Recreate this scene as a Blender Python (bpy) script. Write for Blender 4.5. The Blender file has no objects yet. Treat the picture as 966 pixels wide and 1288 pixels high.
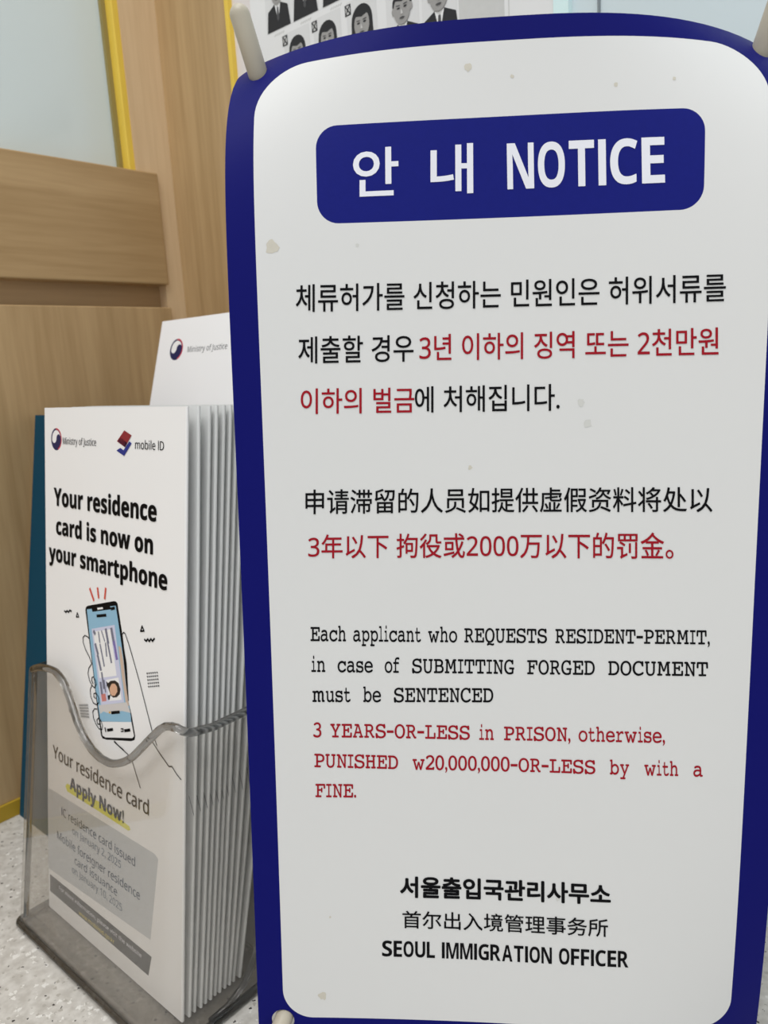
import bpy, bmesh, math, random
from mathutils import Vector, Matrix
from mathutils.geometry import delaunay_2d_cdt

# ------------------------------------------------------------------ camera, world, lights, exposure
SC = bpy.context.scene
COL = SC.collection
CAM_X, CAM_DOWN, CAM_FWD = [Vector(a) for a in [[0.75597, 0.65219, -0.0562], [0.08319, -0.18088, -0.97998], [-0.6493, 0.73616, -0.191]]]
CAM_POS = Vector((0, 0, .2265))
cam_d = bpy.data.cameras.new('camera')
cam_d.sensor_width = 36; cam_d.sensor_fit = 'AUTO'
cam_d.lens = 967.0 / 1288 * 36
cam_d.clip_start = .01; cam_d.clip_end = 50
cam_d.dof.use_dof = True
cam_d.dof.focus_distance = .232
cam_d.dof.aperture_fstop = 23
cam = bpy.data.objects.new('camera', cam_d)
COL.objects.link(cam)
cx, cy, cz = CAM_X.normalized(), (-CAM_DOWN).normalized(), (-CAM_FWD).normalized()
cam.matrix_world = Matrix(((cx.x, cy.x, cz.x, CAM_POS.x), (cx.y, cy.y, cz.y, CAM_POS.y), (cx.z, cy.z, cz.z, CAM_POS.z), (0, 0, 0, 1)))
SC.camera = cam

world = bpy.data.worlds.new('world'); SC.world = world
world.use_nodes = True
bg = world.node_tree.nodes['Background']
bg.inputs[0].default_value = (.93, .96, 1, 1)
bg.inputs[1].default_value = .78

def area(name, loc, target, sx, sy, power, col=(1, .985, .96)):
    l = bpy.data.lights.new(name, 'AREA'); l.shape = 'RECTANGLE'; l.size = sx; l.size_y = sy
    l.energy = power; l.color = col
    o = bpy.data.objects.new(name, l); COL.objects.link(o)
    o.location = loc
    o.rotation_euler = (Vector(target) - Vector(loc)).to_track_quat('-Z', 'Y').to_euler()
    return o
area('ceiling_lamp', (.25, -.75, 1.9), (-.15, .15, .1), 1.2, .6, 15)
area('ceiling_lamp', (-.25, .0, 2.1), (-.25, .1, 0), .6, 1.2, 11)

SC.view_settings.view_transform = 'Standard'
SC.view_settings.look = 'None'
SC.view_settings.exposure = 0
SC.view_settings.gamma = 1
SC.view_settings.use_curve_mapping = False
SC.cycles.transparent_max_bounces = 24

# ------------------------------------------------------------------ materials
def srgb(r, g, b):
    f = lambda c: (c / 255 / 12.92) if c / 255 <= .04045 else ((c / 255 + .055) / 1.055) ** 2.4
    return (f(r), f(g), f(b), 1)

def mat(name, col, rough=.5, spec=.4, metal=0, var=.04, scale=30, bump=0):
    m = bpy.data.materials.new(name); m.use_nodes = True
    nt = m.node_tree; n = nt.nodes; p = n['Principled BSDF']
    p.inputs['Roughness'].default_value = rough
    p.inputs['Specular IOR Level'].default_value = spec
    p.inputs['Metallic'].default_value = metal
    tc = n.new('ShaderNodeTexCoord')
    no = n.new('ShaderNodeTexNoise'); no.inputs['Scale'].default_value = scale; no.inputs['Detail'].default_value = 4
    nt.links.new(tc.outputs['Object'], no.inputs['Vector'])
    mx = n.new('ShaderNodeMix'); mx.data_type = 'RGBA'
    c = srgb(*col)
    mx.inputs[6].default_value = tuple(x * (1 - var) for x in c[:3]) + (1,)
    mx.inputs[7].default_value = tuple(min(1, x * (1 + var)) for x in c[:3]) + (1,)
    nt.links.new(no.outputs['Fac'], mx.inputs[0]); nt.links.new(mx.outputs[2], p.inputs['Base Color'])
    if bump:
        b = n.new('ShaderNodeBump'); b.inputs['Strength'].default_value = bump; b.inputs['Distance'].default_value = .0004
        no2 = n.new('ShaderNodeTexNoise'); no2.inputs['Scale'].default_value = 900
        nt.links.new(tc.outputs['Object'], no2.inputs['Vector'])
        nt.links.new(no2.outputs['Fac'], b.inputs['Height']); nt.links.new(b.outputs['Normal'], p.inputs['Normal'])
    return m

def wood(name, c1, c2, axis):
    """Oak veneer: grain stretched along one axis of the world."""
    m = bpy.data.materials.new(name); m.use_nodes = True
    nt = m.node_tree; n = nt.nodes; p = n['Principled BSDF']
    p.inputs['Roughness'].default_value = .48; p.inputs['Specular IOR Level'].default_value = .3
    tc = n.new('ShaderNodeTexCoord'); mp = n.new('ShaderNodeMapping')
    s = [1, 1, 1]; s[axis] = .035
    mp.inputs['Scale'].default_value = s
    nt.links.new(tc.outputs['Object'], mp.inputs['Vector'])
    a = n.new('ShaderNodeTexNoise'); a.inputs['Scale'].default_value = 55; a.inputs['Detail'].default_value = 5; a.inputs['Distortion'].default_value = .6
    b = n.new('ShaderNodeTexNoise'); b.inputs['Scale'].default_value = 420; b.inputs['Detail'].default_value = 3
    mp2 = n.new('ShaderNodeMapping'); s2 = [1, 1, 1]; s2[axis] = .06; mp2.inputs['Scale'].default_value = s2
    nt.links.new(tc.outputs['Object'], mp2.inputs['Vector'])
    nt.links.new(mp.outputs[0], a.inputs['Vector']); nt.links.new(mp2.outputs[0], b.inputs['Vector'])
    ad = n.new('ShaderNodeMath'); ad.operation = 'MULTIPLY_ADD'; ad.inputs[1].default_value = .45
    nt.links.new(b.outputs['Fac'], ad.inputs[0]); nt.links.new(a.outputs['Fac'], ad.inputs[2])
    cr = n.new('ShaderNodeValToRGB')
    cr.color_ramp.elements[0].position = .5; cr.color_ramp.elements[1].position = .95
    cr.color_ramp.elements[0].color = srgb(*c1); cr.color_ramp.elements[1].color = srgb(*c2)
    nt.links.new(ad.outputs[0], cr.inputs[0]); nt.links.new(cr.outputs[0], p.inputs['Base Color'])
    return m

def terrazzo():
    m = bpy.data.materials.new('speckled_stone'); m.use_nodes = True
    nt = m.node_tree; n = nt.nodes; p = n['Principled BSDF']
    p.inputs['Roughness'].default_value = .35; p.inputs['Specular IOR Level'].default_value = .4
    tc = n.new('ShaderNodeTexCoord')
    ns = n.new('ShaderNodeTexNoise'); ns.inputs['Scale'].default_value = 260; ns.inputs['Detail'].default_value = 3
    base = n.new('ShaderNodeValToRGB')
    base.color_ramp.elements[0].color = srgb(184, 180, 173); base.color_ramp.elements[1].color = srgb(206, 203, 197)
    base.color_ramp.elements[0].position = .35; base.color_ramp.elements[1].position = .65
    nt.links.new(tc.outputs['Object'], ns.inputs['Vector']); nt.links.new(ns.outputs['Fac'], base.inputs[0])
    def chips(scale, size, keep, prev, col, warp):
        w = n.new('ShaderNodeTexNoise'); w.inputs['Scale'].default_value = scale * 2.2
        nt.links.new(tc.outputs['Object'], w.inputs['Vector'])
        va = n.new('ShaderNodeVectorMath'); va.operation = 'MULTIPLY_ADD'
        va.inputs[1].default_value = (warp, warp, warp)
        nt.links.new(w.outputs['Color'], va.inputs[0]); nt.links.new(tc.outputs['Object'], va.inputs[2])
        v = n.new('ShaderNodeTexVoronoi'); v.inputs['Scale'].default_value = scale
        nt.links.new(va.outputs[0], v.inputs['Vector'])
        lt = n.new('ShaderNodeMath'); lt.operation = 'LESS_THAN'; lt.inputs[1].default_value = size
        nt.links.new(v.outputs['Distance'], lt.inputs[0])
        sp = n.new('ShaderNodeSeparateColor'); nt.links.new(v.outputs['Color'], sp.inputs[0])
        k = n.new('ShaderNodeMath'); k.operation = 'LESS_THAN'; k.inputs[1].default_value = keep
        nt.links.new(sp.outputs[0], k.inputs[0])
        mu = n.new('ShaderNodeMath'); mu.operation = 'MULTIPLY'
        nt.links.new(lt.outputs[0], mu.inputs[0]); nt.links.new(k.outputs[0], mu.inputs[1])
        mx = n.new('ShaderNodeMix'); mx.data_type = 'RGBA'
        nt.links.new(mu.outputs[0], mx.inputs[0]); nt.links.new(prev, mx.inputs[6]); mx.inputs[7].default_value = srgb(*col)
        return mx.outputs[2]
    o = chips(330, .33, .30, base.outputs[0], (222, 220, 215), .004)
    o = chips(420, .3, .25, o, (172, 168, 160), .002)
    o = chips(600, .3, .09, o, (52, 48, 46), .0015)
    nt.links.new(o, p.inputs['Base Color'])
    return m

def acrylic(name, tint, haze, gloss_rough=.03, boost=1.0):
    """Clear plastic: what lies behind shows through, a fresnel sheen on top and a trace of diffuse haze for scuffs and painted-in veiling reflections."""
    m = bpy.data.materials.new(name); m.use_nodes = True
    nt = m.node_tree; n = nt.nodes; n.remove(n['Principled BSDF'])
    out = n['Material Output']
    tr = n.new('ShaderNodeBsdfTransparent'); tr.inputs[0].default_value = tint
    df = n.new('ShaderNodeBsdfDiffuse'); df.inputs[0].default_value = srgb(200, 197, 192)
    gl = n.new('ShaderNodeBsdfGlossy'); gl.inputs['Roughness'].default_value = gloss_rough
    ns = n.new('ShaderNodeTexNoise'); ns.inputs['Scale'].default_value = 35
    tc = n.new('ShaderNodeTexCoord'); nt.links.new(tc.outputs['Object'], ns.inputs['Vector'])
    hz = n.new('ShaderNodeMath'); hz.operation = 'MULTIPLY'; hz.inputs[1].default_value = haze * 2  # haze share: veiling reflections put into the colour, plus scuffs
    nt.links.new(ns.outputs['Fac'], hz.inputs[0])
    m1 = n.new('ShaderNodeMixShader'); nt.links.new(hz.outputs[0], m1.inputs[0])
    nt.links.new(tr.outputs[0], m1.inputs[1]); nt.links.new(df.outputs[0], m1.inputs[2])
    ge = n.new('ShaderNodeNewGeometry'); dt = n.new('ShaderNodeVectorMath'); dt.operation = 'DOT_PRODUCT'
    nt.links.new(ge.outputs['Incoming'], dt.inputs[0]); nt.links.new(ge.outputs['Normal'], dt.inputs[1])
    ab = n.new('ShaderNodeMath'); ab.operation = 'ABSOLUTE'; nt.links.new(dt.outputs['Value'], ab.inputs[0])
    iv = n.new('ShaderNodeMath'); iv.operation = 'SUBTRACT'; iv.inputs[0].default_value = 1; nt.links.new(ab.outputs[0], iv.inputs[1])
    pw = n.new('ShaderNodeMath'); pw.operation = 'POWER'; pw.inputs[1].default_value = 4; nt.links.new(iv.outputs[0], pw.inputs[0])
    fm = n.new('ShaderNodeMath'); fm.operation = 'MULTIPLY_ADD'; fm.inputs[1].default_value = .8 * boost; fm.inputs[2].default_value = .04 * boost
    nt.links.new(pw.outputs[0], fm.inputs[0])
    m2 = n.new('ShaderNodeMixShader'); nt.links.new(fm.outputs[0], m2.inputs[0])
    nt.links.new(m1.outputs[0], m2.inputs[1]); nt.links.new(gl.outputs[0], m2.inputs[2])
    nt.links.new(m2.outputs[0], out.inputs[0])
    return m

def glass_edge():
    """Solid polished acrylic edge: refracts, with a faint grey body colour."""
    m = bpy.data.materials.new('polished_acrylic_edge'); m.use_nodes = True
    nt = m.node_tree; p = nt.nodes['Principled BSDF']
    p.inputs['Transmission Weight'].default_value = 1; p.inputs['IOR'].default_value = 1.49; p.inputs['Roughness'].default_value = .04
    tc = nt.nodes.new('ShaderNodeTexCoord'); ns = nt.nodes.new('ShaderNodeTexNoise'); ns.inputs['Scale'].default_value = 60
    cr = nt.nodes.new('ShaderNodeValToRGB'); cr.color_ramp.elements[0].color = (.30, .30, .30, 1); cr.color_ramp.elements[1].color = (.50, .50, .49, 1)
    nt.links.new(tc.outputs['Object'], ns.inputs['Vector']); nt.links.new(ns.outputs['Fac'], cr.inputs[0]); nt.links.new(cr.outputs[0], p.inputs['Base Color'])
    return m

M = dict(
    oak_h=wood('oak_grain_across', (166, 136, 94), (192, 162, 119), 1),
    oak_v=wood('oak_grain_upright', (168, 138, 96), (194, 164, 121), 2),
    oak_lit=wood('oak_lit', (206, 176, 136), (224, 197, 158), 2),  # stile oak, the brighter light falling on it put into the colour
    gap=wood('oak_recess', (158, 128, 92), (176, 146, 106), 1),
    stone=terrazzo(),
    gasket=mat('yellow_trim', (232, 198, 78), .4, var=.08),
    gasket_dark=mat('olive_edge', (150, 134, 78), .5),
    kick=mat('mustard_trim', (178, 146, 40), .5, var=.1),
    glass_back=mat('pale_blue_glass', (212, 223, 222), .12, .6, var=.03, scale=6),
    wall_white=mat('warm_white_wall', (226, 219, 217), .6),
    pane_cyan=mat('pale_cyan_glass', (222, 246, 246), .2, .5),
    pane_grey=mat('pale_grey_glass', (212, 224, 228), .2, .5, var=.03, scale=9),
    mullion=mat('grey_joint', (132, 140, 144), .5),
    blue=mat('navy_print', (6, 10, 101), .5, .12, var=.03, bump=.05),
    pill=mat('navy_title_print', (15, 24, 116), .5, .14, var=.06, scale=400, bump=.1),
    white=mat('white_plastic_sheet', (221, 221, 219), .55, .15, var=.012, scale=18),
    ink=mat('black_ink', (10, 10, 13), .6, .1),
    red=mat('red_ink', (158, 22, 36), .6, .1, var=.08, scale=200),
    letter_white=mat('white_ink', (232, 233, 240), .5),
    stain=mat('tan_stain', (205, 200, 186), .5, var=.05, scale=500),
    smudge=mat('faint_smudge', (208, 208, 203), .5, var=.02),
    peg=mat('beige_grey_plastic', (186, 178, 160), .38, .4, var=.06, scale=120),
    frame=mat('dark_grey_plastic', (70, 70, 72), .5),
    paper=mat('white_card_paper', (241, 240, 239), .6, .15, var=.01),
    paper_b=mat('white_leaflet_paper', (228, 229, 228), .55, .3, var=.012),
    card=mat('bright_white_card', (244, 244, 245), .5, .3, var=.01),
    teal=mat('teal_card', (8, 68, 92), .5, .15, var=.05),
    poster=mat('poster_paper', (232, 232, 232), .6, .2, var=.02, scale=40),
    p_black=mat('poster_black', (50, 50, 52), .6, .2), p_dark=mat('poster_dark_grey', (84, 84, 86), .6, .2),
    p_face=mat('poster_face_grey', (160, 158, 156), .6, .2, var=.06, scale=300),
    p_mid=mat('poster_mid_grey', (206, 206, 204), .6, .2, var=.05, scale=400), p_light=mat('poster_photo_backdrop', (222, 222, 222), .6, .2),
    g=mat('grey_ink', (62, 62, 68), .5, .1), n=mat('navy_ink', (34, 62, 92), .5), n2=mat('slate_ink', (96, 112, 130), .5),
    y=mat('yellow_ink', (226, 210, 96), .5), hi=mat('yellow_highlight', (226, 222, 92), .5), box=mat('grey_panel_ink', (196, 199, 202), .5),
    bar=mat('charcoal_bar_ink', (58, 60, 64), .5), sky=mat('light_blue_ink', (146, 190, 216), .5), tan=mat('tan_ink', (206, 182, 164), .5),
    sand=mat('pale_sand_ink', (212, 208, 206), .5), lav=mat('lavender_ink', (208, 210, 232), .5), pink=mat('salmon_ink', (208, 128, 122), .5),
    hair=mat('dark_brown_ink', (40, 32, 30), .5), skin=mat('skin_ink', (222, 176, 146), .5), gold=mat('gold_ink', (216, 166, 50), .5),
    pr=mat('violet_ink', (126, 112, 176), .5), gr=mat('text_grey_ink', (118, 120, 138), .5), gr2=mat('pale_grey_ink', (168, 168, 168), .5),
    coral=mat('coral_ink', (214, 84, 66), .5), logo_n=mat('emblem_navy', (28, 34, 84), .5), logo_d=mat('mark_dark_red', (140, 40, 50), .5), logo_b=mat('mark_blue', (34, 48, 134), .5), logo_r=mat('emblem_red', (196, 52, 74), .5),
    clear=acrylic('clear_acrylic', (.968, .960, .947, 1), .05),
    rim=glass_edge(),
    base=acrylic('acrylic_base', (.80, .785, .765, 1), .09),
)

# ------------------------------------------------------------------ helpers
class MB:
    """Collects geometry for ONE mesh object with any number of materials."""
    def __init__(self): self.v, self.f, self.mi, self.sm, self.ms = [], [], [], [], []
    def m(self, key):
        if key not in self.ms: self.ms.append(key)
        return self.ms.index(key)
    def add(self, vs, fs, key, smooth=False):
        o = len(self.v); k = self.m(key)
        self.v += [tuple(p) for p in vs]
        for f in fs: self.f.append(tuple(i + o for i in f)); self.mi.append(k); self.sm.append(smooth)
    def box(self, a, b, key, bev=0):
        bm = bmesh.new(); bmesh.ops.create_cube(bm, size=1)
        for v in bm.verts: v.co = Vector([(a[i] + b[i]) / 2 + v.co[i] * (b[i] - a[i]) for i in range(3)])
        if bev: bmesh.ops.bevel(bm, geom=bm.edges[:], offset=bev, segments=2, affect='EDGES', profile=.5)
        bm.verts.index_update()
        self.add([v.co.copy() for v in bm.verts], [[v.index for v in f.verts] for f in bm.faces], key); bm.free()
    def poly(self, pts, key, fn):
        """Filled polygon given in 2-D, put on a surface by fn."""
        P = [Vector((p[0], p[1])) for p in pts]
        r = delaunay_2d_cdt(P, [], [list(range(len(P)))], 1, 1e-9)
        vs = [fn(p.x, p.y) for p in r[0]]
        self.add(vs, r[2], key)
    def stroke(self, pts, w, key, fn):
        for (x0, y0), (x1, y1) in zip(pts[:-1], pts[1:]):
            dx, dy = x1 - x0, y1 - y0; l = math.hypot(dx, dy)
            if l < 1e-9: continue
            ux, uy = dx / l * w * .35, dy / l * w * .35; nx, ny = -dy / l * w / 2, dx / l * w / 2
            q = [(x0 - ux + nx, y0 - uy + ny), (x0 - ux - nx, y0 - uy - ny), (x1 + ux - nx, y1 + uy - ny), (x1 + ux + nx, y1 + uy + ny)]
            self.add([fn(*p) for p in q], [(0, 1, 2, 3)], key)
    def tube(self, pts, rad, key, seg=12, caps=True, round_end=False):
        pts = [Vector(p) for p in pts]
        rads = rad if isinstance(rad, (list, tuple)) else [rad] * len(pts)
        if round_end:
            a, b = pts[-2], pts[-1]; u = (b - a).normalized(); r = rads[-1]
            for t in (.35, .65, .86, .97):
                pts.append(b + u * r * t); rads = list(rads) + [r * math.sqrt(1 - t * t)]
        n0 = None; rings = []
        for i, p in enumerate(pts):
            t = (pts[min(i + 1, len(pts) - 1)] - pts[max(i - 1, 0)]).normalized()
            if n0 is None: n0 = t.orthogonal().normalized()
            n0 = (n0 - t * n0.dot(t)).normalized(); b = t.cross(n0)
            rings.append([p + (n0 * math.cos(2 * math.pi * k / seg) + b * math.sin(2 * math.pi * k / seg)) * rads[i] for k in range(seg)])
        vs = [q for r in rings for q in r]; fs = []
        for i in range(len(rings) - 1):
            for k in range(seg):
                a = i * seg + k; b = i * seg + (k + 1) % seg
                fs.append((a, b, b + seg, a + seg))
        if caps: fs += [tuple(reversed(range(seg))), tuple(range(len(vs) - seg, len(vs)))]
        self.add(vs, fs, key, True)
    def build(self, name, parent=None, loc=None, mw=None):
        me = bpy.data.meshes.new(name)
        off = Vector(loc) if loc is not None else Vector((0, 0, 0))
        me.from_pydata([tuple(Vector(p) - off) for p in self.v], [], self.f)
        for k in self.ms: me.materials.append(M[k])
        me.polygons.foreach_set('material_index', self.mi); me.polygons.foreach_set('use_smooth', self.sm)
        me.update()
        o = bpy.data.objects.new(name, me); COL.objects.link(o)
        o.location = off
        if parent is not None:
            o.parent = parent
            o.location = (0, 0, 0) if parent.parent is not None or parent.type != 'EMPTY' else -Vector(parent.location)
        return o

def tag(o, label, cat=None, group=None, kind=None):
    if label: o['label'] = label
    if cat: o['category'] = cat
    if group: o['group'] = group
    if kind: o['kind'] = kind
    return o

def empty(name, loc):
    o = bpy.data.objects.new(name, None); COL.objects.link(o)
    o.location = loc; o.empty_display_size = .02
    return o

# --- lettering: glyph outlines from Blender's built-in font stack, as triangles
def style_text(s, st):
    if not st: return ''.join(chr(0x1D7E2 + ord(c) - 48) if '0' <= c <= '9' else c for c in s)
    if st in 'sb': s = s.replace('I', 'l')      # the plain bar form of the capital
    up, lo, di = dict(m=(0x1D670, 0x1D68A, 0x1D7F6), s=(0x1D5A0, 0x1D5BA, 0x1D7E2), b=(0x1D5D4, 0x1D5EE, 0x1D7EC)).get(st, (0, 0, 0))
    if not up: return s
    o = ''
    for ch in s:
        if 'A' <= ch <= 'Z': o += chr(up + ord(ch) - 65)
        elif 'a' <= ch <= 'z': o += chr(lo + ord(ch) - 97)
        elif '0' <= ch <= '9': o += chr(di + ord(ch) - 48)
        else: o += ch
    return o
_cache = {}
def glyphs(s, off=0.0):
    k = (s, off)
    if k in _cache: return _cache[k]
    c = bpy.data.curves.new('lettering', 'FONT'); c.body = s; c.size = 1; c.resolution_u = 4; c.offset = off
    o = bpy.data.objects.new('lettering', c); COL.objects.link(o)
    bpy.context.view_layer.update()
    ev = o.evaluated_get(bpy.context.evaluated_depsgraph_get()); me = ev.to_mesh()
    r = ([(v.co.x, v.co.y) for v in me.vertices], [tuple(p.vertices) for p in me.polygons])
    ev.to_mesh_clear(); bpy.data.objects.remove(o); bpy.data.curves.remove(c)
    _cache[k] = r
    return r
def ext(vs):
    xs = [v[0] for v in vs]; ys = [v[1] for v in vs]
    return min(xs), max(xs), min(ys), max(ys)
CAPH = {}
def cap_height(st, off=0):
    if (st, off) not in CAPH:
        e = ext(glyphs(style_text('E', st), off)[0]); CAPH[(st, off)] = (e[2], e[3])
    return CAPH[(st, off)]
W_SLAB = .007
def slab_word(s):
    """Condensed slab-serif word, each letter set side by side."""
    V, F = [], []; x = 0
    for ch in s:
        vs, fs = glyphs(style_text(ch, 'm'), W_SLAB)
        a, b, _, _ = ext(vs); w = b - a
        tw = {'i': .22, 'l': .22, 'I': .26, ',': .10, '.': .10, '-': .30, 't': .30, 'f': .32, 'r': .34, 's': .34, 'm': .56, 'w': .54, 'M': .56, 'j': .2}.get(ch, .46 if ch.isupper() else .39)
        if ch == '-': vs = [(p[0], p[1] + .05) for p in vs]
        o = len(V)
        V += [(x + (p[0] - a) / w * tw, p[1]) for p in vs]; F += [tuple(i + o for i in f) for f in fs]
        x += tw + .045
    return V, F
def block_word(s):
    """Condensed bold capitals, each letter set side by side at one height."""
    V, F = [], []; x = 0
    for ch in s:
        if ch == ' ': x += .22; continue
        vs, fs = glyphs(style_text(ch, 'b'), 0)
        a, b, c, d = ext(vs); tw = {'I': .115, 'M': .50, 'L': .33, 'E': .34, 'F': .33, 'T': .38}.get(ch, .41)
        o = len(V); V += [(x + (p[0] - a) / (b - a) * tw, (p[1] - c) / (d - c)) for p in vs]; F += [tuple(i + o for i in f) for f in fs]
        x += tw + .062
    return V, F
def put_text(mb, s, quad, key, st, fn, base_mode=False, off=0.0, fat=0.0, over=None):
    """Fit a line of lettering into a quad (TL, TR, BR, BL) of a 2-D layout; fn lifts it onto the surface."""
    if st == 'slab': vs, fs = slab_word(s); y0, y1 = cap_height('m', W_SLAB)
    elif st == 'block': vs, fs = block_word(s); y0, y1 = 0, 1
    else:
        vs, fs = glyphs(style_text(s, st), off)
        e = ext(vs); y0, y1 = (e[2], e[3]) if not base_mode else cap_height(st, off)
    x0, x1, _, _ = ext(vs)
    TL, TR, BR, BL = [Vector(q) for q in quad]
    P = []; n = len(vs)
    if fat:
        base, bf = vs, fs; vs, fs = [], []
        for k, (dx, dy) in enumerate(((0, 0), (fat, 0), (-fat, 0), (0, fat), (0, -fat), (.7 * fat, .7 * fat), (-.7 * fat, .7 * fat), (.7 * fat, -.7 * fat), (-.7 * fat, -.7 * fat))):
            vs += [(p[0] + dx, p[1] + dy) for p in base]; fs += [tuple(i + k * n for i in f) for f in bf]
    lifted = [over(k) for k in range(9)] if fat and over else [fn] * 9
    for i, (x, y) in enumerate(vs):
        a = (x - x0) / (x1 - x0); b = (y - y0) / (y1 - y0)
        p = (BL * (1 - a) + BR * a) * (1 - b) + (TL * (1 - a) + TR * a) * b
        P.append(lifted[i // n](p.x, p.y))
    mb.add(P, fs, key)

# ------------------------------------------------------------------ setting: counter and the two cabinet walls
# x runs away from the wooden side wall, y towards the back wall, z up; the counter top is z = 0
XA = -.4027      # face of the wooden side wall
YB = .2885       # face of the back wall
mb = MB(); mb.box((XA - .03, -.75, -.035), (.75, YB + .02, 0), 'stone', .0015)
tag(mb.build('countertop'), 'pale grey speckled stone countertop with white chips and black flecks', 'countertop', kind='structure')

mb = MB()
mb.box((XA - .03, -.75, .0085), (XA, .2762, .2655), 'oak_v', .0006)
mb.box((XA - .03, -.75, .2650), (XA - .010, .2762, .2790), 'gap')
tag(mb.build('wall_left'), 'light oak side wall panel with upright grain behind the leaflets', kind='structure')
mb = MB(); mb.box((XA - .03, -.75, .2785), (XA, .2765, .3405), 'oak_h', .0008)
tag(mb.build('trim_1'), 'thick horizontal oak rail under the side window', kind='structure')
mb = MB(); mb.box((XA - .03, -.75, .0), (XA + .0012, .150, .0088), 'kick', .0004)
tag(mb.build('trim_2'), 'thin mustard strip along the foot of the oak side wall', kind='structure')
mb = MB(); mb.box((XA - .033, .2645, .3390), (XA - .003, .2760, .75), 'oak_lit')
mb.box((XA - .033, .2760, .0), (XA - .003, YB + .001, .75), 'oak_lit')
tag(mb.build('trim_3'), 'upright oak stile in the wall corner, brighter lighting painted into its tone', kind='structure')
mb = MB(); mb.box((XA - .024, -.75, .3380), (XA - .012, .2660, .75), 'glass_back')
win = tag(mb.build('window_1'), 'pale blue grey glass pane above the oak rail', kind='structure')
mb = MB(); mb.box((XA - .012, .2607, .3402), (XA - .0035, .2648, .75), 'gasket', .0006)
mb.box((XA - .012, .2580, .3402), (XA - .0095, .2608, .75), 'gasket_dark')
mb.build('gasket', win)['label'] = 'bright yellow gasket strip along the pane'

mb = MB(); mb.box((XA - .01, YB, 0), (-.3440, YB + .02, .75), 'oak_v', .0006)
mb.box((-.3415, YB + .002, 0), (-.1500, YB + .02, .75), 'wall_white')
tag(mb.build('wall_back'), 'back wall with an oak post at the corner and white board beside it', kind='structure')
mb = MB(); mb.box((-.3442, YB - .0012, 0), (-.3414, YB + .02, .75), 'gasket', .0004)
tag(mb.build('trim_4'), 'narrow yellow edge strip between oak post and white board', kind='structure')
mb = MB(); mb.box((-.1556, YB + .0005, 0), (-.1494, YB + .02, .75), 'pane_cyan')
mb.box((-.1494, YB + .0035, 0), (.75, YB + .02, .75), 'pane_grey')
w2 = tag(mb.build('window_2'), 'pale frosted glass partition behind the notice', kind='structure')
mb = MB(); mb.box((-.1388, YB + .0025, 0), (-.1380, YB + .006, .75), 'mullion')
mb.build('glass_joint', w2)

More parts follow.
